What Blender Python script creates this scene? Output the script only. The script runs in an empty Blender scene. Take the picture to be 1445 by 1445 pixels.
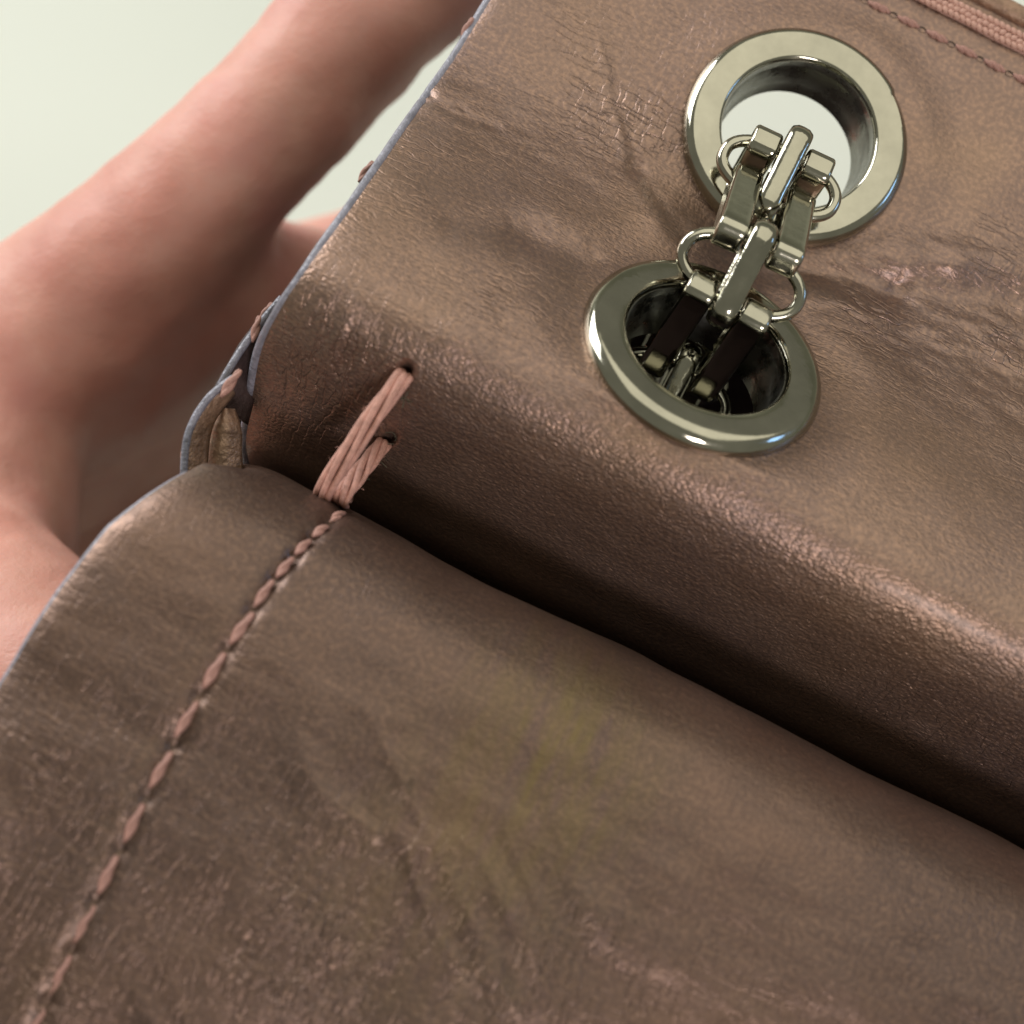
import bpy, bmesh, math, random
import numpy as np
from mathutils import Vector, Matrix

# ------------------------------------------------------------------ scene, camera, light
# one Blender unit is one centimetre
scene = bpy.context.scene
scene.unit_settings.scale_length = 0.01
COL = scene.collection
random.seed(7)
rng = np.random.default_rng(7)

D = 10.0            # camera distance to the plane z = 0
PX = 0.005          # cm per photograph pixel on that plane
cam_data = bpy.data.cameras.new('camera')
cam = bpy.data.objects.new('camera', cam_data)
COL.objects.link(cam)
cam.location = (0, 0, D)
cam_data.sensor_width = 36
cam_data.lens = 36 * D / (1445 * PX)
cam_data.clip_start = 0.1
cam_data.clip_end = 1000
cam_data.dof.use_dof = True
cam_data.dof.focus_distance = D + 0.50
cam_data.dof.aperture_fstop = 0.235
scene.camera = cam

world = bpy.data.worlds.new('World')
scene.world = world
world.use_nodes = True
wb = world.node_tree.nodes['Background']
wb.inputs['Color'].default_value = (0.86, 0.85, 0.72, 1)
wb.inputs['Strength'].default_value = 0.31

scene.view_settings.view_transform = 'Standard'
scene.view_settings.look = 'None'
scene.view_settings.exposure = 0.0
scene.view_settings.gamma = 1.0
scene.cycles.use_denoising = True
scene.cycles.max_bounces = 8


def area_light(name, loc, target, sx, sy, radiance, color):
    d = bpy.data.lights.new(name, 'AREA')
    d.shape = 'RECTANGLE'
    d.size, d.size_y = sx, sy
    d.energy = radiance * math.pi * sx * sy
    d.color = color
    o = bpy.data.objects.new(name, d)
    COL.objects.link(o)
    o.location = loc
    o.rotation_euler = (Vector(target) - Vector(loc)).to_track_quat('-Z', 'Y').to_euler()
    return o


area_light('window_light', (-70, 95, 16), (0, 0, -4), 80, 60, 11.5, (0.97, 0.98, 1.0))
area_light('side_window_light', (86, 2, 24), (0, 0, 0), 24, 16, 5.0, (0.26, 0.50, 1.0))
area_light('lamp_light', (16, -58, 77), (0, 0, 0), 22, 20, 27.0, (1.0, 0.92, 0.94))
area_light('ceiling_light', (40, 70, 84), (0, 0, 0), 150, 140, 1.15, (1.0, 0.95, 0.82))

# ------------------------------------------------------------------ coordinates
A2 = np.array([0.892, -0.452]); A2 /= np.linalg.norm(A2)      # along the valley between panel and flap
B2 = np.array([A2[1], -A2[0]])                                # across it, towards the flap
AX = Vector((A2[0], A2[1], 0))
BX = Vector((B2[0], B2[1], 0))
CX = Vector((0, 0, 1))


def S(px, py, z):
    k = PX * (D - z) / D
    return Vector(((px - 722.5) * k, (722.5 - py) * k, z))


def uv_of(p):
    return (p[0] * A2[0] + p[1] * A2[1], p[0] * B2[0] + p[1] * B2[1])


def pt(u, v, z):
    return Vector((A2[0] * u + B2[0] * v, A2[1] * u + B2[1] * v, z))


def catmull(P, n=24):
    P = np.array(P, float)
    Q = np.vstack([2 * P[0] - P[1], P, 2 * P[-1] - P[-2]])
    out = []
    for i in range(len(P) - 1):
        p0, p1, p2, p3 = Q[i:i + 4]
        for t in np.linspace(0, 1, n, endpoint=False):
            out.append(0.5 * ((2 * p1) + (-p0 + p2) * t + (2 * p0 - 5 * p1 + 4 * p2 - p3) * t * t
                              + (-p0 + 3 * p1 - 3 * p2 + p3) * t ** 3))
    out.append(P[-1])
    return np.array(out)


def resample(P, step):
    d = np.r_[0, np.cumsum(np.linalg.norm(np.diff(P, axis=0), axis=1))]
    n = max(2, int(d[-1] / step))
    s = np.linspace(0, d[-1], n + 1)
    return np.stack([np.interp(s, d, P[:, k]) for k in range(P.shape[1])], 1), s


def sstep(a, b, x):
    t = np.clip((x - a) / (b - a), 0, 1)
    return t * t * (3 - 2 * t)


# value noise in numpy for the soft unevenness of the leather
_tab = rng.random((256, 256))


def vnoise(x, y):
    xi, yi = np.floor(x).astype(int), np.floor(y).astype(int)
    fx, fy = x - xi, y - yi
    fx = fx * fx * fx * (fx * (fx * 6 - 15) + 10); fy = fy * fy * fy * (fy * (fy * 6 - 15) + 10)
    g = lambda i, j: _tab[i % 256, j % 256]
    return ((g(xi, yi) * (1 - fx) + g(xi + 1, yi) * fx) * (1 - fy)
            + (g(xi, yi + 1) * (1 - fx) + g(xi + 1, yi + 1) * fx) * fy) * 2 - 1


def fbm(x, y, o=4):
    r, a = 0, 1.0
    for k in range(o):
        r = r + a * vnoise(x * 2 ** k + 17.3 * k, y * 2 ** k + 5.1 * k)
        a *= 0.5
    return r


def seg_dist(u, v, p, q):
    p, q = np.array(p), np.array(q)
    d = q - p
    t = np.clip(((u - p[0]) * d[0] + (v - p[1]) * d[1]) / (d @ d), 0, 1)
    return np.hypot(u - p[0] - t * d[0], v - p[1] - t * d[1]), t


# ------------------------------------------------------------------ panel relief
PANEL_PROFILE = catmull([(-5.50, -1.50), (-4.9, -1.45), (-4.2, -1.32), (-3.6, -1.16), (-3.0, -0.98), (-2.5, -0.68),
                         (-2.0, -0.27), (-1.6, 0.07), (-1.2, 0.34), (-0.88, 0.49), (-0.64, 0.46), (-0.42, 0.28), (-0.20, 0.01),
                         (0.03, -0.29), (0.28, -0.62), (0.52, -1.00), (0.70, -1.8), (0.82, -3.2)])
EYELETS = [dict(u=0.655, v=-3.63, z=-1.08, slope=0.17, R=0.90), dict(u=0.705, v=-1.62, z=0.0, slope=0.87, R=0.90)]


def panel_base(u, v):
    z = np.interp(v, PANEL_PROFILE[:, 0], PANEL_PROFILE[:, 1])
    for e in EYELETS:
        c = 1 / math.hypot(1, e['slope'])
        d = np.hypot(u - e['u'], (v - e['v']) / c) / e['R']
        w = 1 - sstep(0.98, 1.55, d)
        z = z * (1 - w) + (e['z'] - 0.060 + np.minimum(e['slope'] * (v - e['v']), 0.56)) * w
    return z


def panel_px(px, py):
    """where the ray through a photograph pixel meets the panel, as (u, v)"""
    z = 0.0
    for _ in range(80):
        p = S(px, py, z)
        u, v = uv_of(p)
        z = 0.6 * z + 0.4 * float(panel_base(np.array(u), np.array(v)))
    return u, v


FOLDS = [((870, 392), (745, 330), -0.045, 0.15), ((745, 330), (640, 310), -0.030, 0.13),
         ((965, 335), (900, 235), -0.026, 0.08), ((900, 235), (865, 120), -0.018, 0.05),
         ((885, 215), (845, 60), 0.014, 0.05), ((1138, 382), (1270, 412), -0.060, 0.15),
         ((1270, 412), (1540, 438), -0.050, 0.17), ((1165, 346), (1345, 368), 0.048, 0.17),
         ((1345, 368), (1580, 376), 0.038, 0.18), ((1160, 440), (1400, 520), -0.016, 0.10),
         ((640, 470), (800, 420), 0.02, 0.14), ((600, 135), (700, 180), -0.016, 0.035)]
FOLDS = [(panel_px(*a), panel_px(*b), h, w) for a, b, h, w in FOLDS]
PITS = [(panel_px(574, 520), panel_px(566, 536), -0.22, 0.030), (panel_px(552, 616), panel_px(540, 624), -0.16, 0.034)]


def panel_h(u, v):
    u, v = np.asarray(u, float), np.asarray(v, float)
    z = panel_base(u, v)
    near = np.ones_like(z)
    for e in EYELETS:
        c = 1 / math.hypot(1, e['slope'])
        d = np.hypot(u - e['u'], (v - e['v']) / c) / e['R']
        near = near * sstep(1.0, 1.25, d)
    z = z + 0.020 * fbm(u * 0.9 + 3, v * 0.9 + 8, 3) * near
    for p, q, h, w in FOLDS:
        d, t = seg_dist(u, v, p, q)
        d = d + 0.025 * vnoise(u * 5, v * 5) + 0.02 * vnoise(u * 11, v * 11)
        z = z + h * np.exp(-(d / w) ** 2) * near
    # fine crumples in the hollow between the eyelets and across the outer curve
    hol = np.exp(-((v + 2.75) / 0.55) ** 2) * (0.35 + 0.65 * sstep(0.8, 2.2, u)) * near
    z = z + 0.018 * hol * fbm(u * 3.0 + 0.5 * v, v * 6.5, 3) + 0.007 * hol * vnoise(u * 6 + 3, v * 19 + 2 * u)
    lft = np.exp(-((u + 1.55) / 0.40) ** 2 - ((v + 0.32) / 0.40) ** 2)
    z = z + 0.030 * lft * fbm(u * 9.0 + 1.5 * v, v * 2.2, 2)
    rgt = sstep(1.5, 3.0, u) * np.exp(-((v - 0.0) / 0.35) ** 2)
    z = z + 0.010 * rgt * fbm(u * 5.0 + 2 * v, v * 1.6, 3)
    # the panel droops towards its cut edge
    z = z - 0.05 * np.exp(-np.clip(u - panel_edge(v), 0, 9) / 0.10)
    for p, q, h, w in PITS:
        d, t = seg_dist(u, v, p, q)
        z = z + h * np.exp(-(d / w) ** 2)
    return z


EDGE_PX = [(692, -12), (685, 0), (645, 65), (605, 122), (565, 178), (522, 240), (484, 295), (450, 342), (420, 386), (388, 432), (360, 490), (347, 560), (341, 640)]
_ev = sorted([panel_px(*p)[::-1] for p in EDGE_PX])
_ev = [(-5.9, _ev[0][1] - 0.05)] + _ev + [(0.85, _ev[-1][1] + 0.05)]
_ev = catmull(_ev, 8)


def panel_edge(v):
    return np.interp(v, _ev[:, 0], _ev[:, 1])


# ------------------------------------------------------------------ flap relief (the soft roll at the lower left)
FLAP_PROFILE = catmull([(0.95, -3.2), (0.80, -2.1), (0.68, -1.2), (0.58, -0.6), (0.515, -0.08), (0.56, 0.30), (0.78, 0.64), (1.1, 0.86), (1.55, 1.00),
                        (2.2, 1.12), (3.1, 1.25), (4.3, 1.30), (5.4, 1.26), (6.6, 1.15)])
_k = int(np.argmin(FLAP_PROFILE[:, 0]))
FLAP_FRONT = FLAP_PROFILE[_k:]


def flap_h(v):
    return np.interp(v, FLAP_FRONT[:, 0], FLAP_FRONT[:, 1])


def flap_px(px, py):
    z = 0.6
    for _ in range(120):
        u, v = uv_of(S(px, py, z))
        z = 0.7 * z + 0.3 * float(flap_h(v))
    return u, v, z


FLAP_EDGE_PX = [(395, 668), (340, 645), (290, 648), (250, 665), (200, 700), (150, 742), (80, 832), (30, 912), (-5, 968), (-60, 1070)]


def flap_left_poly():
    P = []
    for px, py in FLAP_EDGE_PX[2:]:
        u, v, z = flap_px(px, py)
        P.append((v, u))
    return P


_fl = flap_left_poly()
_fl = [(0.53, -1.80), (0.60, -2.02)] + [p for p in _fl if p[0] > 0.66] + [(6.8, _fl[-1][1] - 0.05)]
_fl = np.array(sorted(_fl))


def flap_edge(v):
    return np.interp(v, _fl[:, 0], _fl[:, 1])


STITCH_PX = [(478, 725), (453, 746), (428, 769), (402, 798), (372, 836), (340, 886), (301, 946), (262, 1015), (225, 1087),
             (187, 1162), (150, 1236), (117, 1306), (84, 1377), (50, 1448)]
STITCH = [flap_px(*p) for p in STITCH_PX]
for _ in range(6):
    a, b = STITCH[-2], STITCH[-1]
    v = 2 * b[1] - a[1]
    STITCH.append((2 * b[0] - a[0], v, float(flap_h(v))))
STITCH_U = lambda v: np.interp(v, [s[1] for s in STITCH], [s[0] for s in STITCH])
HOLES = [((STITCH[i][0] + STITCH[i + 1][0]) / 2, (STITCH[i][1] + STITCH[i + 1][1]) / 2) for i in range(len(STITCH) - 1)]

# ------------------------------------------------------------------ materials


def new_mat(name):
    m = bpy.data.materials.new(name)
    m.use_nodes = True
    nt = m.node_tree
    bsdf = nt.nodes['Principled BSDF']
    return m, nt, bsdf


class NB:
    def __init__(s, nt): s.nt = nt
    def n(s, t, **kw):
        nd = s.nt.nodes.new(t)
        for k, v in kw.items():
            setattr(nd, k, v)
        return nd
    def link(s, a, b): s.nt.links.new(a, b)
    def math(s, op, a, b=None, c=None):
        nd = s.n('ShaderNodeMath', operation=op)
        for i, x in enumerate((a, b, c)):
            if x is None: continue
            if isinstance(x, (int, float)): nd.inputs[i].default_value = x
            else: s.link(x, nd.inputs[i])
        return nd.outputs[0]
    def ramp(s, fac, stops):
        nd = s.n('ShaderNodeValToRGB')
        el = nd.color_ramp.elements
        while len(el) < len(stops): el.new(0.5)
        for e, (p, c) in zip(el, stops):
            e.position = p
            e.color = c if len(c) == 4 else (*c, 1)
        s.link(fac, nd.inputs[0])
        return nd.outputs[0]
    def mix(s, fac, a, b):
        nd = s.n('ShaderNodeMix', data_type='RGBA')
        for i, x in ((0, fac), (6, a), (7, b)):
            if isinstance(x, (int, float)): nd.inputs[i].default_value = x
            elif isinstance(x, tuple): nd.inputs[i].default_value = x if len(x) == 4 else (*x, 1)
            else: s.link(x, nd.inputs[i])
        return nd.outputs[2]
    def noise(s, vec, scale, detail=2, rough=0.5, dist=0.0):
        nd = s.n('ShaderNodeTexNoise')
        s.link(vec, nd.inputs['Vector'])
        nd.inputs['Scale'].default_value = scale
        nd.inputs['Detail'].default_value = detail
        nd.inputs['Roughness'].default_value = rough
        nd.inputs['Distortion'].default_value = dist
        return nd.outputs['Fac']
    def mapping(s, vec, scale=(1, 1, 1), rot=0.0, loc=(0, 0, 0)):
        nd = s.n('ShaderNodeMapping')
        nd.inputs['Scale'].default_value = scale
        nd.inputs['Rotation'].default_value = (0, 0, rot)
        nd.inputs['Location'].default_value = loc
        s.link(vec, nd.inputs['Vector'])
        return nd.outputs[0]
    def attr(s, name):
        return s.n('ShaderNodeAttribute', attribute_name=name).outputs['Fac']


def leather(name, stain=False):
    m, nt, b = new_mat(name)
    q = NB(nt)
    uv = q.n('ShaderNodeUVMap', uv_map='UVMap').outputs[0]
    # colour: bronze brown with soft mottling
    big = q.noise(uv, 0.55, 3)
    mid = q.noise(uv, 3.0, 4, 0.6)
    col = q.ramp(big, [(0.32, (0.198, 0.132, 0.110)), (0.50, (0.226, 0.149, 0.115)), (0.68, (0.265, 0.172, 0.118))] if not stain else [(0.32, (0.104, 0.069, 0.056)), (0.50, (0.124, 0.080, 0.062)), (0.68, (0.158, 0.098, 0.071))])  # second palette, for the flap, is darkened to paint in its weaker light
    fleck = q.noise(uv, 26.0, 2)
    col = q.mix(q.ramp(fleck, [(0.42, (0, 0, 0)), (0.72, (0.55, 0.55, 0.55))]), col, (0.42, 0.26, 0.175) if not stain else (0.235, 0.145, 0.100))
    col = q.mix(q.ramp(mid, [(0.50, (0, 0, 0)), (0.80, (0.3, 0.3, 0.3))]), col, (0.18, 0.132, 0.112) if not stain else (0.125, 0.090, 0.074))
    if stain:
        st = q.attr('stain')
        st = q.math('MULTIPLY', st, q.ramp(q.noise(q.mapping(uv, (2.6, 0.55, 1), 0.46), 2.4, 4, 0.6), [(0.36, (0, 0, 0)), (0.62, (1, 1, 1))]))
        col = q.mix(q.math('MULTIPLY', st, 0.72), col, (0.160, 0.118, 0.042))
        sc = q.ramp(q.noise(q.mapping(uv, (6, 10, 1), 0.4), 1.6, 3, 0.6), [(0.66, (0, 0, 0)), (0.78, (1, 1, 1))])
        col = q.mix(q.math('MULTIPLY', sc, q.math('MULTIPLY', q.attr('scuff'), 0.18)), col, (0.46, 0.34, 0.25))
    q.link(col, b.inputs['Base Color'])
    b.inputs['Metallic'].default_value = 0.78
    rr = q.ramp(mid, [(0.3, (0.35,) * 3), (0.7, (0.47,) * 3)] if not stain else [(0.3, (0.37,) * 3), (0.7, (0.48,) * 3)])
    q.link(rr, b.inputs['Roughness'])
    b.inputs['Specular IOR Level'].default_value = 0.45
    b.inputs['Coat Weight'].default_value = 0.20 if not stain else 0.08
    b.inputs['Coat Roughness'].default_value = 0.26
    # relief: pores, fine grain, stretched wrinkles
    grain = q.n('ShaderNodeTexVoronoi', feature='F1')
    grain.inputs['Scale'].default_value = 36
    grain.inputs['Randomness'].default_value = 1.0
    warp = q.n('ShaderNodeVectorMath', operation='ADD')
    nz = q.n('ShaderNodeTexNoise'); nz.inputs['Scale'].default_value = 9; q.link(uv, nz.inputs['Vector'])
    sc_ = q.n('ShaderNodeVectorMath', operation='SCALE'); sc_.inputs['Scale'].default_value = 0.06
    q.link(nz.outputs['Color'], sc_.inputs[0]); q.link(uv, warp.inputs[0]); q.link(sc_.outputs[0], warp.inputs[1])
    wv = warp.outputs[0]
    q.link(q.mapping(wv, (0.75, 1.25, 1), 0.25), grain.inputs['Vector'])
    grain_o = q.math('MULTIPLY', grain.outputs['Distance'], q.attr('grain'))
    fine = q.noise(wv, 60, 3, 0.6)

    def creases(scale, rot, stretch, lo, hi):
        n_ = q.noise(q.mapping(wv, stretch, rot), scale, 2, 0.45, 0.25)
        r = q.math('ABSOLUTE', q.math('SUBTRACT', n_, 0.5))
        return q.ramp(r, [(lo, (0, 0, 0)), (hi, (1, 1, 1))])
    along = creases(5.2, 0.12, (0.38, 2.2, 1), 0.0, 0.05)       # run along the valley
    across = creases(5.0, -0.15, (2.3, 0.45, 1), 0.0, 0.05)      # run across the fold
    diag = creases(4.6, -0.75, (2.1, 0.5, 1), 0.0, 0.05)
    h = q.math('MULTIPLY', grain_o, -0.36)
    h = q.math('ADD', h, q.math('MULTIPLY', fine, 0.10))
    h = q.math('ADD', h, q.math('MULTIPLY', along, q.math('MULTIPLY', q.attr('wrinkle_along'), 0.55)))
    h = q.math('ADD', h, q.math('MULTIPLY', across, q.math('MULTIPLY', q.attr('wrinkle_across'), 0.6)))
    h = q.math('ADD', h, q.math('MULTIPLY', diag, q.math('MULTIPLY', q.attr('wrinkle_diagonal'), 0.5)))
    bump = q.n('ShaderNodeBump')
    bump.inputs['Strength'].default_value = 1.0
    bump.inputs['Distance'].default_value = 0.022
    q.link(h, bump.inputs['Height'])
    q.link(bump.outputs[0], b.inputs['Normal'])
    return m


def simple(name, color, metallic=0.0, rough=0.5, bump_scale=None, bump_dist=0.01, vary=0.0, scale2=6.0, spec=0.5):
    m, nt, b = new_mat(name)
    q = NB(nt)
    co = q.n('ShaderNodeTexCoord').outputs['Object']
    b.inputs['Metallic'].default_value = metallic
    if metallic > 0.9:
        q.link(q.ramp(q.noise(co, 3.5, 5, 0.65), [(0.35, (rough * 0.6,) * 3), (0.7, (rough * 1.7,) * 3)]), b.inputs['Roughness'])
    else:
        b.inputs['Roughness'].default_value = rough
    b.inputs['Specular IOR Level'].default_value = spec
    nz = q.noise(co, scale2, 3, 0.6)
    c0 = tuple(max(0, c * (1 - vary)) for c in color); c1 = tuple(min(1, c * (1 + vary)) for c in color)
    q.link(q.ramp(nz, [(0.3, c0), (0.7, c1)]), b.inputs['Base Color'])
    if bump_scale:
        bu = q.n('ShaderNodeBump'); bu.inputs['Distance'].default_value = bump_dist
        q.link(q.noise(co, bump_scale, 3, 0.6), bu.inputs['Height'])
        q.link(bu.outputs[0], b.inputs['Normal'])
    return m


M_PANEL = leather('bronze_leather')
M_FLAP = leather('bronze_leather_shaded_worn', True)  # panel leather with the flap's shade in its colour, plus stain and scuffs
M_LEATHER_IN = simple('brown_lining_leather', (0.050, 0.030, 0.028), 0.1, 0.55, 30, 0.01, 0.25)
M_GUSSET = simple('gold_brown_leather', (0.30, 0.19, 0.125), 0.45, 0.42, 22, 0.02, 0.3, 12)
M_EDGE = simple('edge_paint', (0.20, 0.195, 0.23), 0.0, 0.36, 18, 0.02, 0.25, 9, 0.6)
M_FLAPEDGE = simple('edge_paint_flap', (0.19, 0.185, 0.22), 0.0, 0.40, 14, 0.02, 0.2, 9, 0.6)
M_THREAD = simple('pink_thread', (0.35, 0.185, 0.145), 0.0, 0.62, 60, 0.006, 0.18, 22)
M_CORD = simple('pink_cord', (0.50, 0.26, 0.20), 0.0, 0.6, 70, 0.006, 0.22, 16)
M_BRAID = simple('pink_braid', (0.52, 0.30, 0.23), 0.0, 0.6, 50, 0.006, 0.15, 16)
M_HOLE = simple('stitch_hole_dark', (0.02, 0.017, 0.014), 0.0, 0.8)
M_FIBRE = simple('frayed_fibre', (0.10, 0.095, 0.06), 0.0, 0.8)
M_METAL = simple('gunmetal', (0.375, 0.360, 0.285), 1.0, 0.11, 5, 0.002, 0.12, 3)
M_BARREL = simple('dull_shaded_barrel_metal', (0.20, 0.195, 0.17), 1.0, 0.30, 6, 0.006, 0.1, 4)  # darker than the rim metal: shade inside the barrel put into the colour
M_METAL_BAR = simple('gunmetal_hammered', (0.36, 0.345, 0.27), 1.0, 0.13, 6, 0.005, 0.10, 5)
M_FLOOR = simple('pale_floor', (0.660, 0.680, 0.590), 0.0, 0.6, None, 0, 0.02, 0.02)


def skin_mat():
    m, nt, b = new_mat('skin')
    q = NB(nt)
    co = q.n('ShaderNodeTexCoord').outputs['Object']
    n1 = q.noise(co, 0.7, 3)
    n2 = q.noise(co, 5.0, 4, 0.6)
    c = q.ramp(n1, [(0.34, (0.50, 0.225, 0.175)), (0.52, (0.59, 0.305, 0.24)), (0.68, (0.55, 0.245, 0.205))])
    c = q.mix(q.ramp(n2, [(0.45, (0, 0, 0)), (0.75, (0.35,) * 3)]), c, (0.58, 0.24, 0.18))
    q.link(c, b.inputs['Base Color'])
    b.inputs['Roughness'].default_value = 0.5
    b.inputs['Specular IOR Level'].default_value = 0.28
    b.inputs['Subsurface Weight'].default_value = 0.2
    b.inputs['Subsurface Radius'].default_value = (1.0, 0.32, 0.18)
    b.inputs['Subsurface Scale'].default_value = 0.22
    bu = q.n('ShaderNodeBump'); bu.inputs['Distance'].default_value = 0.010
    h = q.math('ADD', q.noise(q.mapping(co, (1, 1, 1)), 8, 4, 0.6), q.math('MULTIPLY', q.noise(co, 26, 3), 0.4))
    q.link(h, bu.inputs['Height'])
    q.link(bu.outputs[0], b.inputs['Normal'])
    return m


M_SKIN = skin_mat()

# ------------------------------------------------------------------ object helpers
WORLD_OF = {}


def mesh_from(name, verts, faces, mat, smooth=True):
    me = bpy.data.meshes.new(name)
    me.from_pydata([tuple(v) for v in verts], [], [tuple(f) for f in faces])
    me.materials.append(mat)
    if smooth:
        me.polygons.foreach_set('use_smooth', [True] * len(me.polygons))
    me.update()
    return me


def link(name, me, parent=None, M=None):
    o = bpy.data.objects.new(name, me)
    COL.objects.link(o)
    M = M or Matrix.Identity(4)
    if parent is not None:
        o.parent = parent
        o.matrix_basis = WORLD_OF[parent.name].inverted() @ M
    else:
        o.matrix_basis = M
    WORLD_OF[o.name] = M
    return o


def empty(name, loc, label, cat):
    o = link(name, None, None, Matrix.Translation(loc))
    o.empty_display_size = 0.3
    o['label'] = label
    o['category'] = cat
    return o


def frame(o, x, y, z):
    M = Matrix.Identity(4)
    for i, c in enumerate((x, y, z)):
        M[0][i], M[1][i], M[2][i] = c
    M[0][3], M[1][3], M[2][3] = o
    return M


def grid_mesh(name, X, mat, uvs=None, attrs=None, keep=None):
    """X: (rows, cols, 3)"""
    r, c, _ = X.shape
    idx = np.arange(r * c).reshape(r, c)
    F = np.stack([idx[:-1, :-1], idx[1:, :-1], idx[1:, 1:], idx[:-1, 1:]], -1).reshape(-1, 4)
    if keep is not None:
        F = F[keep[:-1, :-1].ravel() & keep[1:, :-1].ravel() & keep[1:, 1:].ravel() & keep[:-1, 1:].ravel()]
    me = bpy.data.meshes.new(name)
    me.vertices.add(r * c)
    me.vertices.foreach_set('co', X.reshape(-1).astype(np.float32))
    me.loops.add(len(F) * 4)
    me.loops.foreach_set('vertex_index', F.ravel().astype(np.int32))
    me.polygons.add(len(F))
    me.polygons.foreach_set('loop_start', np.arange(0, len(F) * 4, 4, dtype=np.int32))
    me.update(calc_edges=True)
    me.polygons.foreach_set('use_smooth', np.ones(len(F), dtype=bool))
    if uvs is not None:
        l = me.uv_layers.new(name='UVMap')
        l.data.foreach_set('uv', uvs.reshape(-1, 2)[F.ravel()].astype(np.float32).ravel())
    for k, a in (attrs or {}).items():
        at = me.attributes.new(k, 'FLOAT', 'POINT')
        at.data.foreach_set('value', a.reshape(-1).astype(np.float32))
    me.materials.append(mat)
    me.validate()
    return me


def tube_data(P, r, n=10, cap=True, flat=1.0, up=None):
    """verts, faces of a tube along P with radius r (number or list)"""
    P = [Vector(p) for p in P]
    R = r if hasattr(r, '__len__') else [r] * len(P)
    V, F = [], []
    t0 = (P[1] - P[0]).normalized()
    ref = Vector(up) if up is not None else (Vector((0, 0, 1)) if abs(t0.z) < 0.9 else Vector((1, 0, 0)))
    for i, p in enumerate(P):
        t = (P[min(i + 1, len(P) - 1)] - P[max(i - 1, 0)]).normalized()
        x = ref.cross(t).normalized()
        y = t.cross(x)
        if up is None: ref = y
        for k in range(n):
            a = 2 * math.pi * k / n
            V.append(p + x * (math.cos(a) * R[i]) + y * (math.sin(a) * R[i] * flat))
    for i in range(len(P) - 1):
        for k in range(n):
            F.append((i * n + k, i * n + (k + 1) % n, (i + 1) * n + (k + 1) % n, (i + 1) * n + k))
    if cap:
        F.append(tuple(range(n - 1, -1, -1)))
        F.append(tuple(range((len(P) - 1) * n, len(P) * n)))
    return V, F


def join_data(parts):
    V, F = [], []
    for v, f in parts:
        o = len(V)
        V += v
        F += [tuple(i + o for i in q) for q in f]
    return V, F


# ------------------------------------------------------------------ the setting
fl = mesh_from('floor', [(-600, -600, -46), (600, -600, -46), (600, 600, -46), (-600, 600, -46)], [(0, 1, 2, 3)], M_FLOOR, False)
floor = link('floor', fl)
floor['kind'] = 'structure'

# ------------------------------------------------------------------ the handbag
bag = empty('handbag', pt(0.7, 0.2, -2.6), 'bronze brown leather handbag held by a hand, with two metal eyelets and pink stitching', 'handbag')

# --- back panel with the two eyelet holes
prof, s_arr = resample(PANEL_PROFILE, 0.022)
vv = prof[:, 0]
UMAX = 6.4
t = np.linspace(0, 1, 380)
E = panel_edge(vv)
U = E[:, None] + (UMAX - E[:, None]) * (t ** 1.12)[None, :]
V = np.repeat(vv[:, None], len(t), 1)
Z = panel_h(U, V)
X = np.stack([A2[0] * U + B2[0] * V, A2[1] * U + B2[1] * V, Z], -1)
keep = np.ones(U.shape, bool)
for e in EYELETS:
    c = 1 / math.hypot(1, e['slope'])
    keep &= np.hypot(U - e['u'], (V - e['v']) / c) > 0.70
SS = np.repeat(s_arr[:, None], len(t), 1)
hollow = np.exp(-((V + 2.75) / 0.75) ** 2)
ridge = np.exp(-((V - 0.0) / 0.35) ** 2)
patch = np.exp(-((U + 0.25) / 0.9) ** 2 - ((V + 3.4) / 0.8) ** 2)
left_low = np.exp(-((U + 0.6) / 1.1) ** 2 - ((V + 1.6) / 0.8) ** 2)
spot = 0.10 + 0.90 * sstep(-0.1, 0.6, fbm(U * 1.6, V * 1.6, 2))
w_along = 0.04 + 1.25 * hollow * (0.35 + 0.65 * sstep(0.9, 1.9, U)) * spot + 0.45 * left_low * spot + 0.25 * patch * spot
w_across = 0.03 + 0.7 * np.exp(-((U + 1.55) / 0.5) ** 2 - ((V + 0.3) / 0.45) ** 2) + 0.35 * ridge * sstep(1.5, 3, U) + 0.12 * patch
w_diag = 0.03 + 0.45 * patch * spot + 0.45 * hollow * sstep(1.4, 2.4, U) * spot
grn = 0.30 + 0.42 * sstep(-1.6, -0.7, V) * (1 - 0.6 * sstep(0.05, 0.4, V)) + 0.2 * patch
pm = grid_mesh('back_panel', X, M_PANEL, np.stack([U, SS], -1),
               dict(wrinkle_along=w_along, wrinkle_across=w_across, wrinkle_diagonal=w_diag, grain=grn), keep)
panel = link('back_panel', pm, bag)
sol = panel.modifiers.new('thickness', 'SOLIDIFY')
sol.thickness = 0.10
sol.offset = -1.0
pm.materials.append(M_LEATHER_IN)
sol.material_offset = 1
# faces must look at the camera
if pm.polygons[0].normal.z < 0:
    pm.flip_normals()

# --- painted cut edge along the panel's left side
ve = np.linspace(-5.48, 0.66, 150)
edge_path = []
for v in ve:
    u = float(panel_edge(v))
    w = 0.004 * float(vnoise(np.array(v * 1.7), np.array(0.3)))
    edge_path.append(pt(u + 0.012 + w, v, float(panel_h(u + 0.03, v)) - 0.036))
rad = [0.036 + 0.005 * float(vnoise(np.array(v * 2.3), np.array(2.3))) for v in ve]
link('edge_trim', mesh_from('edge_trim', *tube_data(edge_path, rad, 12), M_EDGE), panel)

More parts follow.
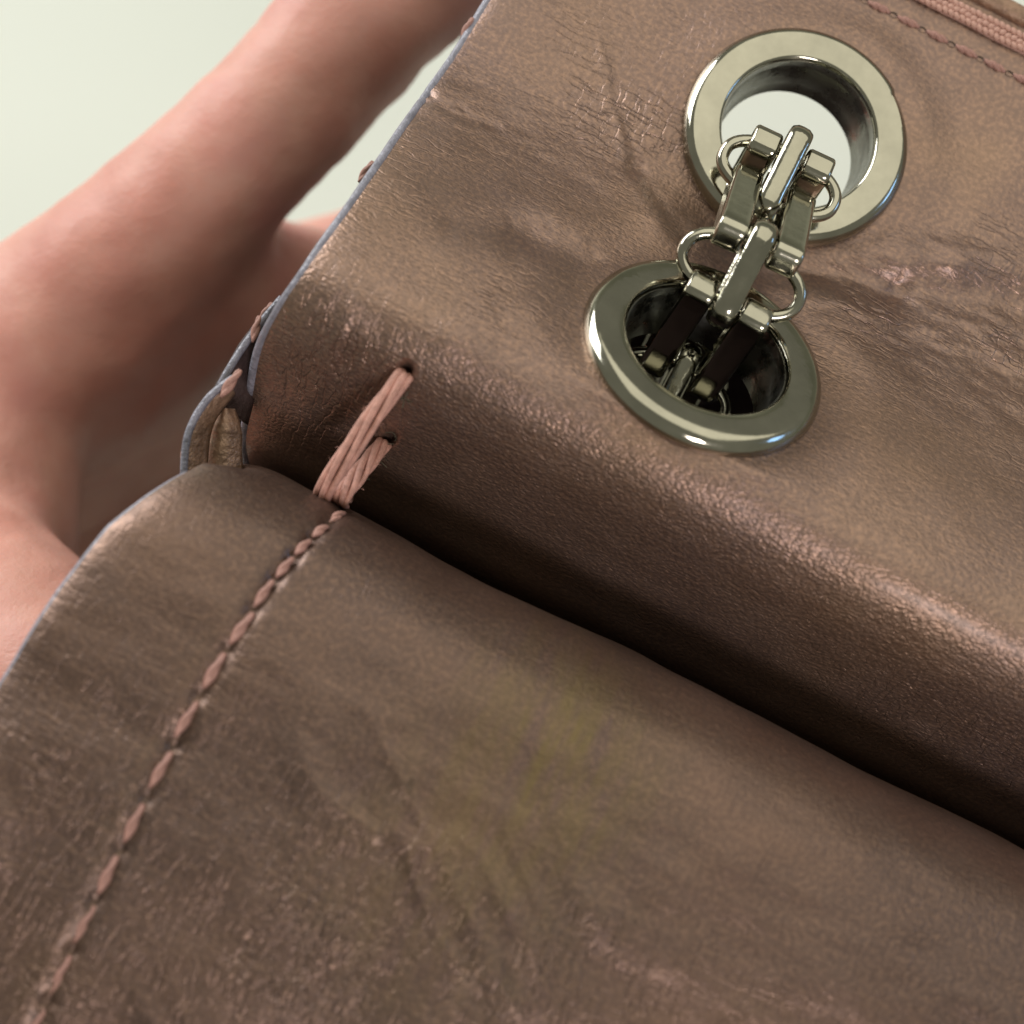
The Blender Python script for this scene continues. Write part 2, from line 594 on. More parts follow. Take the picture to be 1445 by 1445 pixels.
# --- lining that closes the body behind the lower eyelet
lp, _ = resample(catmull([(-2.75, -1.15), (-2.72, -2.2), (-2.5, -4.0), (-1.8, -5.2), (-0.6, -5.6), (0.5, -5.3), (0.86, -3.6), (0.84, -2.6)]), 0.12)
ul = np.r_[-1.92, -1.90, -1.87, np.linspace(-1.83, UMAX, 90)]
LU, LV = np.meshgrid(ul, lp[:, 0])
LZ = np.repeat(lp[:, 1][:, None], len(ul), 1) + 0.04 * fbm(LU * 1.5, LV * 1.5, 2)
# closed left end
cap = np.clip(1 - np.arange(len(ul)) / 3.0, 0, 1) ** 1.5
LV = LV + (-0.9 - LV) * cap[None, :]
LZ = LZ + (-2.4 - LZ) * cap[None, :]
lm = grid_mesh('lining', np.stack([A2[0] * LU + B2[0] * LV, A2[1] * LU + B2[1] * LV, LZ], -1), M_LEATHER_IN)
link('lining', lm, bag)

# --- front flap: soft roll nearest the camera
fp, fs = resample(FLAP_PROFILE, 0.03)
kmin = int(np.argmin(fp[:, 0]))
FE = flap_edge(fp[:, 0])
FE[:kmin] = np.interp(fp[:kmin, 1], [-2.0, -0.6, 0.0], [-2.15, -2.05, FE[kmin]])
tt = np.linspace(0, 1, 330) ** 1.45
FU = FE[:, None] + (6.6 - FE[:, None]) * tt[None, :]
FV = np.repeat(fp[:, 0][:, None], len(tt), 1)
FZ = np.repeat(fp[:, 1][:, None], len(tt), 1)
tan = np.gradient(fp, axis=0); tan /= np.linalg.norm(tan, axis=1)[:, None]
nv, nz_ = -tan[:, 1], tan[:, 0]                     # outward normal of the profile
FS = np.repeat(fs[:, None], len(tt), 1)
disp = 0.030 * fbm(FU * 0.7 + 9, FS * 0.7 + 4, 3)
front = sstep(0.7, 1.1, FV) * (np.arange(len(fp))[:, None] >= kmin)
soft = sstep(-0.35, 0.5, fbm(FU * 0.8 + 7, FS * 0.8 + 2, 2))
lowm = sstep(1.3, 2.4, FV) * (np.arange(len(fp))[:, None] >= kmin)
disp += 0.010 * front * fbm(FU * 1.1 + 0.5 * FS, FS * 3.6, 3)
disp += (0.045 + 0.035 * sstep(0.8, 1.8, -FU)) * lowm * soft * (1 - np.abs(vnoise(FU * 1.15 + 0.35 * FS + 31, FS * 3.4 - FU * 0.5))) ** 3 * (FU < 0.2)
dr1, dr2 = FU * 0.80 + FS * 0.60, -FU * 0.60 + FS * 0.80
disp += 0.050 * lowm * np.exp(-((FU + 0.1) / 1.5) ** 2) * soft * (1 - np.abs(vnoise(dr1 * 1.0 + 11, dr2 * 4.4 + 3))) ** 3
disp += 0.018 * lowm * vnoise(dr1 * 1.6, dr2 * 7.0) * soft
# wrinkles pulled in along the seam and across it
su = STITCH_U(FV)
frontm = (np.arange(len(fp))[:, None] >= kmin) & (FV > 0.5)
g = np.exp(-((FU - su) / 0.06) ** 2) * frontm
disp -= 0.026 * g
nearseam = np.exp(-((FU - su) / 0.45) ** 2) * front
disp += 0.010 * nearseam * vnoise(FU * 1.2, FS * 6.0)
for hu, hv in HOLES:
    disp -= 0.036 * np.exp(-((FU - hu) / 0.045) ** 2 - ((FV - hv) / 0.04) ** 2) * frontm
disp -= 0.06 * np.exp(-(FU - FE[:, None]) / 0.10)
sag = 0.34 * np.exp(-((FU - FE[:, None]) / 0.42)) * (1 - sstep(0.6, 1.9, FV))
FVd = FV + nv[:, None] * (disp) 
FZd = FZ + nz_[:, None] * (disp)
FX = np.stack([A2[0] * FU + B2[0] * FVd, A2[1] * FU + B2[1] * FVd, FZd], -1)
low = sstep(1.2, 2.6, FV)
dg = np.exp(-((FU + 0.2) / 1.5) ** 2) * low
spot = 0.15 + 0.85 * sstep(-0.2, 0.6, fbm(FU * 1.1 + 4, FS * 1.1, 2))
al = 0.05 + low * spot * (0.65 * (1 - sstep(-1.2, -0.2, FU)) + 0.18)
rs, rt = (FU - 0.98) * 0.89 - (FV - 1.22) * 0.45, (FU - 0.98) * 0.45 + (FV - 1.22) * 0.89
stain = 1.0 * np.exp(-(rs / 0.52) ** 2 - (rt / 0.60) ** 2) + 0.45 * np.exp(-((FU - 0.7) / 0.8) ** 2 - ((FV - 2.2) / 0.9) ** 2) \
    + 0.12 * np.exp(-((FU - su + 0.12) / 0.10) ** 2) * sstep(1.0, 2.2, FV)
scuff = sstep(2.0, 3.2, FV + 0.25 * FU) + 0.9 * np.exp(-((FU - su) / 0.08) ** 2) * sstep(1.8, 3, FV)
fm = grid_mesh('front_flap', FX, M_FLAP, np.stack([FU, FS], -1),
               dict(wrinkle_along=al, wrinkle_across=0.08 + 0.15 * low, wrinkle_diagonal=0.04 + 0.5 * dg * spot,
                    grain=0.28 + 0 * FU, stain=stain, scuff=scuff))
if fm.polygons[len(fm.polygons) // 2].normal.z < 0:
    fm.flip_normals()
flap = link('front_flap', fm, bag)
so = flap.modifiers.new('thickness', 'SOLIDIFY')
so.thickness = 0.10
so.offset = -1.0
fm.materials.append(M_LEATHER_IN)
so.material_offset = 1

# the body of the bag under the flap
bp, _ = resample(catmull([(0.95, -3.0), (0.95, -1.6), (0.98, -0.2), (1.3, 0.5), (2.2, 0.85), (4.0, 1.0), (6.6, 0.85), (7.4, 0.4), (7.6, -1.5), (7.4, -4.6), (6.6, -5.5), (3.0, -5.6), (1.4, -5.3), (0.95, -4.4), (0.95, -3.0)]), 0.12)
bu = np.linspace(-1.85, 6.5, 60)
w_in = np.r_[0.0, 0.9, np.ones(56), 0.9, 0.0]
bc = np.array([4.0, -1.5])
BV = bc[0] + (bp[:, 0] - bc[0])[:, None] * (0.93 + 0.07 * w_in)[None, :]
BZ = bc[1] + (bp[:, 1] - bc[1])[:, None] * (0.93 + 0.07 * w_in)[None, :]
BU = np.repeat(bu[None, :], len(bp), 0)
BX3 = np.stack([A2[0] * BU + B2[0] * BV, A2[1] * BU + B2[1] * BV, BZ], -1)
bmsh = grid_mesh('body', BX3, M_LEATHER_IN)
bm = bmesh.new(); bm.from_mesh(bmsh)
bmesh.ops.remove_doubles(bm, verts=bm.verts, dist=0.001)
bmesh.ops.holes_fill(bm, edges=bm.edges, sides=0)
bmesh.ops.recalc_face_normals(bm, faces=bm.faces)
bm.to_mesh(bmsh); bm.free()
link('body', bmsh, bag)

# painted edge of the flap
sel = [i for i in range(kmin, len(fp), 2) if fp[i, 0] > 0.66]
ep = [Vector(FX[i, 0]) + AX * 0.015 for i in sel]
nn = [(BX * nv[i] + CX * nz_[i]) for i in sel]
ep = [p - n_ * 0.040 for p, n_ in zip(ep, nn)]
link('edge_trim', mesh_from('edge_trim', *tube_data(ep, [0.02] + [0.042] * (len(ep) - 1), 12), M_FLAPEDGE), flap)


# --- stitches
def stitch_mesh(name, L, r, mat, tw=2.2):
    """two plies twisted into one short plump stitch lying along x"""
    parts = []
    for k in range(2):
        P, R = [], []
        for i in range(11):
            s = i / 10
            a = tw * math.pi * s + k * math.pi
            env = math.sin(math.pi * (0.05 + 0.90 * s)) ** 0.5
            P.append(Vector(((s - 0.5) * L, math.cos(a) * r * 0.42 * env, math.sin(a) * r * 0.30 * env - 0.6 * r * (1 - env))))
            R.append(r * 0.72 * env)
        parts.append(tube_data(P, R, 8))
    return mesh_from(name, *join_data(parts), mat)


ST = stitch_mesh('stitch', 0.205, 0.031, M_THREAD, 1.6)


def flap_frame(u, v):
    e = 0.02
    p = pt(u, v, float(flap_h(v)))
    tv = (pt(u, v + e, float(flap_h(v + e))) - pt(u, v - e, float(flap_h(v - e)))).normalized()
    n = AX.cross(tv)
    if n.z < 0: n = -n
    return p, tv, n.normalized()


for i, (u, v, z) in enumerate(STITCH):
    p, tv, n = flap_frame(u, v)
    if i + 1 < len(STITCH):
        q_ = flap_frame(STITCH[i + 1][0], STITCH[i + 1][1])[0]
    d = (q_ - p) if i + 1 < len(STITCH) else d
    L = d.length
    x = (d.normalized() + AX * random.uniform(-0.10, 0.02)).normalized()
    y = n.cross(x).normalized()
    zz = x.cross(y)
    M = frame(p + n * (-0.018 + random.uniform(-0.006, 0.006)), x * min(1.25, max(0.72, L * 0.72 / 0.19)), y * random.uniform(0.9, 1.08), zz)
    link('stitch', ST, flap, M)
    # the dark needle hole between this stitch and the next
pit = mesh_from('needle_hole', [Vector((0.035 * math.cos(k * math.pi / 5), 0.022 * math.sin(k * math.pi / 5), 0.0)) for k in range(10)]
                + [Vector((0, 0, -0.05))], [((k + 1) % 10, k, 10) for k in range(10)], M_HOLE)

# --- eyelets
def eyelet_mesh(notch=None, nm='eyelet', mat=None, prof_b=None):
    prof_ = [(0.592, -0.10), (0.592, 0.050), (0.600, 0.066), (0.616, 0.074), (0.66, 0.076), (0.72, 0.077), (0.77, 0.076), (0.800, 0.073), (0.822, 0.064), (0.845, 0.044),
             (0.866, 0.014), (0.878, -0.025), (0.865, -0.06), (0.80, -0.075), (0.62, -0.10)]
    prof_ = prof_b or prof_
    n = 128
    V_, F_ = [], []
    for k in range(n):
        a = 2 * math.pi * k / n
        f = 1.0
        if notch is not None:
            d = (notch - a) % (2 * math.pi)
            f = 1 - 0.020 * (1 - sstep(0.05, 1.1, np.array(d))) * (1 if d > 0.0 else 0)
        for (r, h) in prof_:
            rr = r * f if r > 0.8 else r
            V_.append((rr * math.cos(a), rr * math.sin(a), h))
    m_ = len(prof_)
    for k in range(n):
        for j in range(m_):
            j2 = (j + 1) % m_
            F_.append((k * m_ + j, ((k + 1) % n) * m_ + j, ((k + 1) % n) * m_ + j2, k * m_ + j2))
    me = mesh_from(nm, V_, F_, mat)
    bm = bmesh.new(); bm.from_mesh(me)
    bmesh.ops.recalc_face_normals(bm, faces=bm.faces)
    bm.to_mesh(me); bm.free()
    me.set_sharp_from_angle(angle=math.radians(38))
    return me


EY_FRAME = []
for i, e in enumerate(EYELETS):
    k = 1 / math.hypot(1, e['slope'])
    tv = (BX * k + CX * (e['slope'] * k))
    n = (CX * k - BX * (e['slope'] * k))
    x = AX
    y = n.cross(x)
    M = frame(pt(e['u'], e['v'], e['z']), x * 1.03, y * 1.03, n)
    EY_FRAME.append(M)
    o = link('eyelet', eyelet_mesh(math.radians(52) if i == 0 else None, 'eyelet', M_METAL), bag, M)
    link('barrel', eyelet_mesh(None, 'barrel', M_BARREL, [(0.584, 0.030), (0.584, -0.03), (0.580, -0.06), (0.572, -0.075), (0.568, -0.30), (0.562, -0.36), (0.548, -0.42), (0.575, -0.44),
                                                          (0.590, -0.40), (0.591, 0.030)]), o, M)
    o['label'] = 'round metal eyelet open to the pale ground behind' if i == 0 else 'tilted metal eyelet with the chain dropping into its dark hole'

# --- gusset: the folded side layers showing at the panel's left end


def strip(name, P1, P2, mat, parent, bulge=0.0, cols=8):
    P1, _ = resample(catmull([tuple(p) for p in P1], 10), 0.02)
    P2, _ = resample(catmull([tuple(p) for p in P2], 10), 0.02)
    n = 50
    r1 = np.stack([np.interp(np.linspace(0, 1, n), np.linspace(0, 1, len(P1)), P1[:, k]) for k in range(3)], 1)
    r2 = np.stack([np.interp(np.linspace(0, 1, n), np.linspace(0, 1, len(P2)), P2[:, k]) for k in range(3)], 1)
    w = np.linspace(0, 1, cols)
    X_ = r1[:, None] * (1 - w)[None, :, None] + r2[:, None] * w[None, :, None]
    X_[:, :, 2] += bulge * np.sin(np.pi * w)[None, :] + 0.006 * vnoise(np.arange(n) * 0.5, np.zeros(n))[:, None]
    me = grid_mesh(name, X_, mat)
    if sum(p.normal.z for p in me.polygons) < 0: me.flip_normals()
    o = link(name, me, parent)
    s_ = o.modifiers.new('thickness', 'SOLIDIFY'); s_.thickness = 0.05; s_.offset = -1
    return o


# rear layer: narrow leather strip emerging behind the panel edge
rear = strip('gusset_layer', [S(395, 425, -0.25), S(350, 480, -0.25), S(318, 530, -0.2), S(300, 560, -0.2)],
             [S(430, 440, -0.45), S(372, 500, -0.45), S(360, 560, -0.45), S(350, 600, -0.5)], M_LEATHER_IN, bag)
link('edge_trim', mesh_from('edge_trim', *tube_data([Vector(p) for p in catmull([tuple(S(398, 420, -0.27)), tuple(S(375, 447, -0.27)), tuple(S(350, 480, -0.26)), tuple(S(328, 513, -0.22)), tuple(S(310, 545, -0.22))], 8)], 0.027, 10), M_EDGE), rear)
# front layer: gold leather curling round, with its painted rim
g1 = strip('gusset_layer', [S(326, 536, 0.05), S(298, 560, 0.05), S(274, 595, 0.05), S(262, 630, 0.05), S(258, 690, 0.0)],
           [S(332, 556, -0.05), S(318, 574, -0.1), S(302, 600, -0.12), S(295, 635, -0.12), S(291, 700, -0.15)], M_GUSSET, bag, 0.03)
link('edge_trim', mesh_from('edge_trim', *tube_data([Vector(p) for p in catmull([tuple(S(330, 533, 0.04)), tuple(S(313, 545, 0.05)), tuple(S(293, 563, 0.05)), tuple(S(273, 594, 0.05)), tuple(S(262, 630, 0.05)), tuple(S(258, 700, 0.0))], 8)], 0.028, 10), M_EDGE), g1)
# inner fold: a rounded tongue
strip('gusset_fold', [S(289, 700, -0.22), S(292, 640, -0.18), S(300, 605, -0.16), S(312, 578, -0.18)],
      [S(345, 700, -0.22), S(342, 640, -0.18), S(341, 605, -0.16), S(332, 577, -0.18)], M_GUSSET, bag, 0.10, 14)
# dark leather backing of the folds
strip('gusset_back', [S(370, 470, -1.0), S(325, 545, -1.1), S(285, 600, -1.6), S(270, 720, -2.2)],
      [S(420, 470, -1.2), S(395, 560, -1.5), S(375, 640, -2.4), S(370, 740, -2.8)], M_LEATHER_IN, bag)
# short pink stitches binding these layers
for px, py, z, dx, dy, sc in [(361, 464, -0.17, -8, 30, 0.95), (325, 541, 0.09, -20, 28, 1.15), (262, 640, -0.04, -6, 60, 1.1),
                              (375, 440, -0.3, -12, 18, 0.8), (516, 242, -0.22, -14, 20, 0.9), (659, 39, -1.10, -10, 18, 0.9)]:
    p = S(px, py, z); d = (S(px + dx, py + dy, z) - p).normalized()
    y = CX.cross(d).normalized()
    link('stitch', ST, bag, frame(p, d * sc, y * sc, d.cross(y) * sc))

# --- bound top edge with its braid, at the upper right
TOPV = -5.16


def top_pt(u, v, dz=0.0):
    return pt(u, v, float(panel_h(min(u, 6), max(v, -5.49))) + dz)


PLY = tube_data([Vector((x_, 0, 0.0)) for x_ in (-0.034, -0.022, 0, 0.022, 0.034)], [0.008, 0.021, 0.027, 0.021, 0.008], 8)
BEAD = mesh_from('braid_stitch', *PLY, M_BRAID)
for row, (vo, sl) in enumerate(((-5.20, 0.55), (-5.25, -0.55), (-5.30, 0.55), )):
    for k in range(62):
        u = 0.30 + 0.052 * k + (row % 2) * 0.026
        ang = sl + random.uniform(-0.12, 0.12)
        x = AX * math.cos(ang) + BX * math.sin(ang)
        link('braid_stitch', BEAD, panel, frame(top_pt(u, vo + random.uniform(-.006, .006), 0.030), x, CX.cross(x), CX))
bind = tube_data([top_pt(u, -5.25, -0.006) for u in np.linspace(0.0, 4.0, 40)], 0.085, 12, True, 0.32, up=(0, 0, 1))
link('braid_tape', mesh_from('braid_tape', *bind, M_BRAID), panel)
ST2 = stitch_mesh('stitch', 0.205, 0.030, M_THREAD, 3.0)
for k in range(15):
    u = 0.28 + 0.262 * k
    x = (AX + BX * random.uniform(-0.06, 0.06)).normalized()
    link('stitch', ST2, panel, frame(top_pt(u, -4.98, 0.006), x, CX.cross(x), CX))
    link('needle_hole', pit, panel, frame(top_pt(u + 0.131, -4.975, 0.008), AX, CX.cross(AX), CX))
# raised lip beyond the braid
lip = tube_data([top_pt(u, -5.46, 0.01) for u in np.linspace(-1.0, 5.5, 50)], 0.075, 14, True, 0.7, up=(0, 0, 1))
link('top_binding', mesh_from('top_binding', *lip, M_GUSSET), panel)

# --- the pink cord tacked across the valley
def cord(name, P, width, thick, plies, twist, parent):
    P, _ = resample(catmull([tuple(p) for p in P], 16), 0.015)
    root_parts = []
    n = len(P)
    axis = Vector(P[-1]) - Vector(P[0]); axis.normalize()
    side = axis.cross(CX).normalized(); nor = side.cross(axis)
    for k in range(plies):
        pts, R = [], []
        for i in range(n):
            s = i / (n - 1)
            a = 2 * math.pi * (k / plies + twist * s)
            taper = 0.80 + 0.2 * math.sin(math.pi * s)
            pts.append(Vector(P[i]) + side * (math.cos(a) * width * 0.5 * taper) + nor * (math.sin(a) * thick * 0.5))
            R.append(width * 0.285 * (0.9 + 0.1 * math.sin(9 * s + k)))
        root_parts.append(tube_data(pts, R, 9))
    return root_parts


ua, va = panel_px(568, 534)
pa = pt(ua, va, float(panel_base(ua, va)) - 0.01)
ub, vb = panel_px(540, 628)
pb = pt(ub, vb, float(panel_base(ub, vb)) + 0.0)
ta = S(452, 706, 0.10); tb = S(485, 712, -0.05)
ta = S(457, 692, 0.16); tb = S(481, 703, 0.10)
ma = pa.lerp(ta, 0.45) + CX * 0.10
mb = pb.lerp(tb, 0.5) + CX * 0.05
tack = None
for P, w_, th_, tw_ in (([pa - CX * 0.10, pa + CX * 0.055, ma, ta, ta + BX * 0.05 - CX * 0.30], 0.102, 0.055, 0.6),
                        ([pb - CX * 0.06, pb + CX * 0.03, mb, tb, tb + BX * 0.05 - CX * 0.30], 0.094, 0.05, 1.0)):
    for k, prt in enumerate(cord('strand', P, w_, th_, 5, tw_, bag)):
        if tack is None:
            tack = link('thread_tack', mesh_from('thread_tack', *prt, M_CORD), bag)
        else:
            link('strand', mesh_from('strand', *prt, M_CORD), tack)
# frayed fibres round the holes
fb = []
fb2 = []
for i in range(46):
    c0 = random.choice([(548, 620), (540, 640), (515, 668), (500, 690), (572, 560)])
    px, py = c0[0] + random.uniform(-7, 10), c0[1] + random.uniform(-10, 12)
    u, v = panel_px(px, py)
    p = pt(u, v, float(panel_h(u, v)) + 0.004)
    a = random.uniform(0, 6.28)
    dv = Vector((math.cos(a), math.sin(a), random.uniform(0.1, 0.8))) * random.uniform(0.03, 0.07)
    e2 = Vector((random.uniform(-1, 1), random.uniform(-1, 1), random.uniform(-0.3, 0.6))) * 0.03
    fb.append(tube_data([p, p + dv * 0.5, p + dv + e2], 0.0028, 5))
for P0, P1 in ((pa, ta), (pb, tb)):
    for i in range(26):
        c0 = P0.lerp(P1, random.uniform(0.02, 0.95)) + CX * random.uniform(0.05, 0.11) + AX * random.uniform(-0.09, 0.09)
        d0 = (P1 - P0).normalized() * random.uniform(-0.04, 0.04) + AX * random.uniform(-0.03, 0.03) + CX * random.uniform(0, 0.03)
        fb2.append(tube_data([c0, c0 + d0 * 0.6 + CX * 0.008, c0 + d0 * 1.2 + AX * random.uniform(-0.02, 0.02)], 0.0016, 5))
f2 = link('thread_fuzz', mesh_from('thread_fuzz', *join_data(fb2), M_CORD), tack)
f2['kind'] = 'stuff'
fo = link('loose_fibres', mesh_from('loose_fibres', *join_data(fb), M_FIBRE), bag)
fo['kind'] = 'stuff'

# ------------------------------------------------------------------ the chain strap
LAT = Vector((0.943, -0.334, 0)).normalized()
LAT = (LAT + CX * 0.0).normalized()
R2 = S(1046, 388, -0.14)
R1 = S(1099, 252, -0.62)
R3 = R2 + (BX * 0.70 - CX * 0.66).normalized() * 1.18 - LAT * 0.03
R4 = R3 + (BX * 0.80 - CX * 0.50).normalized() * 1.15
R0 = R1 + (-CX * 1.15 + BX * 0.30)
Rm = R0 + (BX * 1.1 - CX * 0.25)
centres = [Rm, R0, R1, R2, R3, R4]
TANG = [BX * 0.9 - CX * 0.3, BX * 0.6 - CX * 0.6, BX * 0.95 + CX * 0.16, BX * 0.97 - CX * 0.10, BX * 0.95 - CX * 0.15, BX * 0.9 - CX * 0.4]

chain = empty('chain_strap', R2, 'gunmetal chain of flat links and rings running from the upper eyelet into the lower one', 'chain')


def band_mesh(name, L, H, W, T, rc, mat, dome=0.0):
    """closed flat band: a rounded rectangle L by H swept with a W by T section; x along the chain, y along the width, z out"""
    path = []
    for cx_, cz, a0 in ((L / 2 - rc, H / 2 - rc, 0), (-L / 2 + rc, H / 2 - rc, 90), (-L / 2 + rc, -H / 2 + rc, 180), (L / 2 - rc, -H / 2 + rc, 270)):
        for k in range(9):
            a = math.radians(a0 + k * 90 / 8)
            path.append((cx_ + rc * math.cos(a), cz + rc * math.sin(a), math.cos(a), math.sin(a)))
        if a0 == 0:
            for k in range(1, 8):
                f = k / 8
                path.append((L / 2 - rc - f * (L - 2 * rc), H / 2, 0, 1))
        if a0 == 180:
            for k in range(1, 8):
                f = k / 8
                path.append((-L / 2 + rc + f * (L - 2 * rc), -H / 2, 0, -1))
    b = min(0.024, T * 0.42)
    sec = [(-W / 2, -T + b), (-W / 2, -b), (-W / 2 + b * 0.35, -b * 0.35), (-W / 2 + b, 0), (-W / 4, dome), (0, dome * 1.3), (W / 4, dome), (W / 2 - b, 0), (W / 2 - b * 0.35, -b * 0.35),
           (W / 2, -b), (W / 2, -T + b), (W / 2 - b, -T), (-W / 2 + b, -T)]
    V_, F_ = [], []
    n, m_ = len(path), len(sec)
    for (x, z, nx, nz2) in path:
        for (y, h) in sec:
            V_.append((x + nx * h, y, z + nz2 * h))
    for i in range(n):
        for j in range(m_):
            F_.append((i * m_ + j, i * m_ + (j + 1) % m_, ((i + 1) % n) * m_ + (j + 1) % m_, ((i + 1) % n) * m_ + j))
    me = mesh_from(name, V_, F_, mat)
    bm = bmesh.new(); bm.from_mesh(me)
    bmesh.ops.recalc_face_normals(bm, faces=bm.faces)
    bm.to_mesh(me); bm.free()
    me.set_sharp_from_angle(angle=math.radians(42))
    return me


def ring_mesh(a, b, r):
    P = []
    n, m_ = 56, 12
    V_, F_ = [], []
    for i in range(n):
        t_ = 2 * math.pi * i / n
        c, s = math.cos(t_), math.sin(t_)
        e = 0.86
        x, y = a * abs(c) ** e * (1 if c > 0 else -1), b * abs(s) ** e * (1 if s > 0 else -1)
        nx, ny = c * b, s * a
        l = math.hypot(nx, ny); nx, ny = nx / l, ny / l
        for k in range(m_):
            q_ = 2 * math.pi * k / m_
            V_.append((x + nx * math.cos(q_) * r, y + ny * math.cos(q_) * r, math.sin(q_) * r))
    for i in range(n):
        for k in range(m_):
            F_.append((i * m_ + k, ((i + 1) % n) * m_ + k, ((i + 1) % n) * m_ + (k + 1) % m_, i * m_ + (k + 1) % m_))
    return mesh_from('ring', V_, F_, M_METAL)


ARC = 0.215
MID = band_mesh('middle_link', 0.80, 0.34, 0.180, 0.060, 0.15, M_METAL_BAR, 0.012)
RING = ring_mesh(0.455, ARC, 0.047)
LINKS = {}
ringf = []
for i, c in enumerate(centres):
    td = TANG[i].normalized()
    lat = (LAT - td * LAT.dot(td)).normalized()
    n = lat.cross(td)
    if n.z < 0: n = -n
    ringf.append((c, lat, td, n))
    link('ring', RING, chain, frame(c, lat, n.cross(lat), n))
    link('middle_link', MID, chain, frame(c + n * 0.035, td, n.cross(td), n))
for i in range(len(centres) - 1):
    c0, l0, t0, n0 = ringf[i]; c1, l1, t1, n1 = ringf[i + 1]
    if i == 1:
        p0, p1 = c0 - t0 * ARC, c1 - t1 * ARC          # hangs from the far side of the ring, down into the upper hole
    else:
        p0, p1 = c0 + t0 * ARC, c1 - t1 * ARC
    d = (p1 - p0); L = d.length; d.normalize()
    key = round(L, 2)
    if key not in LINKS:
        LINKS[key] = band_mesh('flat_link', L + 2 * 0.047 + 0.16, 0.245, 0.222, 0.058, 0.088, M_METAL, 0.0)
    lat = (l0 + l1); lat = (lat - d * lat.dot(d)).normalized()
    n = lat.cross(d)
    if n.dot(n0 + n1) < 0: n = -n
    for s_ in (-1, 1):
        link('flat_link', LINKS[key], chain, frame((p0 + p1) / 2 + lat * (0.216 * s_) + n * 0.045, d, n.cross(d), n))

# ------------------------------------------------------------------ the hand
hand_bm = bmesh.new()


def blob(p, r, sc=(1, 1, 1)):
    M = Matrix.Translation(p) @ Matrix.Diagonal((r * sc[0], r * sc[1], r * sc[2], 1))
    bmesh.ops.create_icosphere(hand_bm, subdivisions=3, radius=1, matrix=M)


def limb(P, R):
    P = [Vector(p) for p in P]
    C = catmull([tuple(p) + (r,) for p, r in zip(P, R)], 10)
    V_, F_ = tube_data([Vector(c[:3]) for c in C], [c[3] for c in C], 20)
    vs = [hand_bm.verts.new(v) for v in V_]
    for f in F_:
        hand_bm.faces.new([vs[k] for k in f])
    for i in (0, -1):
        blob(P[i], R[i] * 0.999)


wrist = S(-900, 900, -6.0)
# index finger: palm, knuckle, joints, tip beyond the top of the frame
limb([S(-420, 780, -5.0), S(-120, 610, -4.0), S(95, 455, -3.5), S(255, 305, -3.2), S(405, 145, -3.1), S(560, -20, -3.1), S(690, -160, -3.2), S(760, -280, -3.5)],
     [1.5, 1.25, 0.98, 0.80, 0.72, 0.76, 0.74, 0.58])
# middle, ring and little fingers pass behind the bag, deeper down
limb([S(-440, 860, -6.4), S(-150, 740, -7.2), S(80, 650, -7.8), S(260, 540, -7.4), S(400, 440, -6.9), S(560, 380, -6.7), S(680, 350, -6.8)],
     [1.6, 1.5, 1.25, 1.0, 0.95, 0.84, 0.6])
limb([S(-460, 960, -6.6), S(-150, 880, -7.6), S(120, 740, -8.2), S(330, 660, -7.9), S(500, 610, -7.6), S(650, 570, -7.6)],
     [1.6, 1.6, 1.35, 1.0, 0.88, 0.58])
limb([S(-480, 1060, -6.4), S(-160, 1010, -7.4), S(120, 900, -8.1), S(280, 830, -8.0), S(400, 790, -7.9)],
     [1.5, 1.4, 1.2, 0.9, 0.56])
limb([S(-300, 720, -5.5), S(0, 640, -6.2), S(60, 700, -7.2)], [1.6, 1.3, 1.4])
limb([S(-100, 660, -6.2), S(40, 660, -6.9), S(190, 640, -7.2), S(330, 560, -7.0), S(440, 520, -7.0)], [1.5, 1.35, 1.3, 1.2, 0.8])
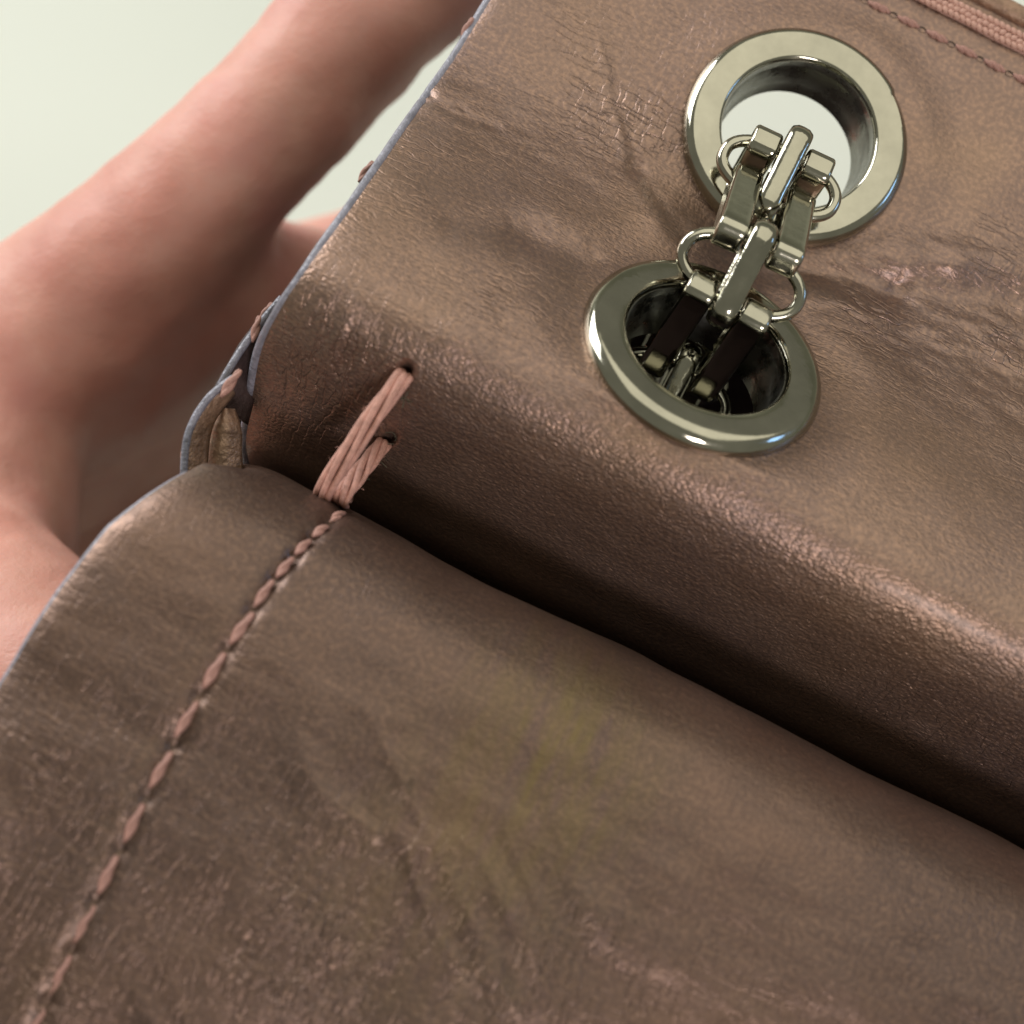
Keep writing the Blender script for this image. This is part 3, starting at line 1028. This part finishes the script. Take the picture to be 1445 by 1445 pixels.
limb([S(-120, 640, -5.2), S(40, 625, -5.2), S(190, 555, -5.3), S(330, 500, -5.5), S(440, 480, -5.8)], [1.3, 1.05, 0.95, 0.9, 0.7])
limb([S(-100, 740, -6.0), S(60, 710, -6.1), S(200, 655, -6.2), S(340, 590, -6.3), S(440, 560, -6.4)], [1.4, 1.1, 1.0, 0.95, 0.7])
limb([S(-160, 610, -4.6), S(110, 525, -4.25), S(250, 425, -4.1), S(345, 405, -4.4), S(450, 410, -5.0)], [1.3, 1.05, 0.90, 0.80, 0.7])
# thumb, below the flap
limb([S(-520, 900, -5.0), S(-260, 830, -3.4), S(-70, 860, -2.2), S(60, 960, -1.3), S(180, 1110, -0.75), S(270, 1230, -0.6)],
     [1.6, 1.35, 1.05, 0.86, 0.76, 0.55])
# web between thumb and index
limb([S(-190, 640, -3.8), S(-40, 660, -3.3), S(-40, 790, -2.9)], [1.15, 0.95, 0.95])
blob(S(-480, 900, -5.2), 2.2, (1.0, 1.0, 0.8))
limb([wrist, S(-620, 920, -5.4), S(-430, 900, -5.2)], [2.2, 2.2, 2.2])
limb([S(-1700, 980, -7.0), S(-1200, 930, -6.4), wrist], [2.9, 2.5, 2.2])
# nail of the index finger sits beyond the frame; the body stays one surface
hm = bpy.data.meshes.new('person')
bmesh.ops.recalc_face_normals(hand_bm, faces=hand_bm.faces)
hand_bm.to_mesh(hm)
hand_bm.free()
hm.materials.append(M_SKIN)
hand = link('person', hm)
rm = hand.modifiers.new('union', 'REMESH')
rm.mode = 'VOXEL'; rm.voxel_size = 0.11; rm.use_smooth_shade = True
sm = hand.modifiers.new('smooth', 'SMOOTH'); sm.factor = 0.5; sm.iterations = 40
tx = bpy.data.textures.new('flesh', 'CLOUDS'); tx.noise_scale = 0.8; tx.noise_depth = 2
dm = hand.modifiers.new('flesh', 'DISPLACE'); dm.texture = tx; dm.strength = 0.13; dm.mid_level = 0.5; dm.texture_coords = 'LOCAL'
hand['label'] = 'bare pinkish hand reaching in from the left, holding the bag from behind'
hand['category'] = 'person'
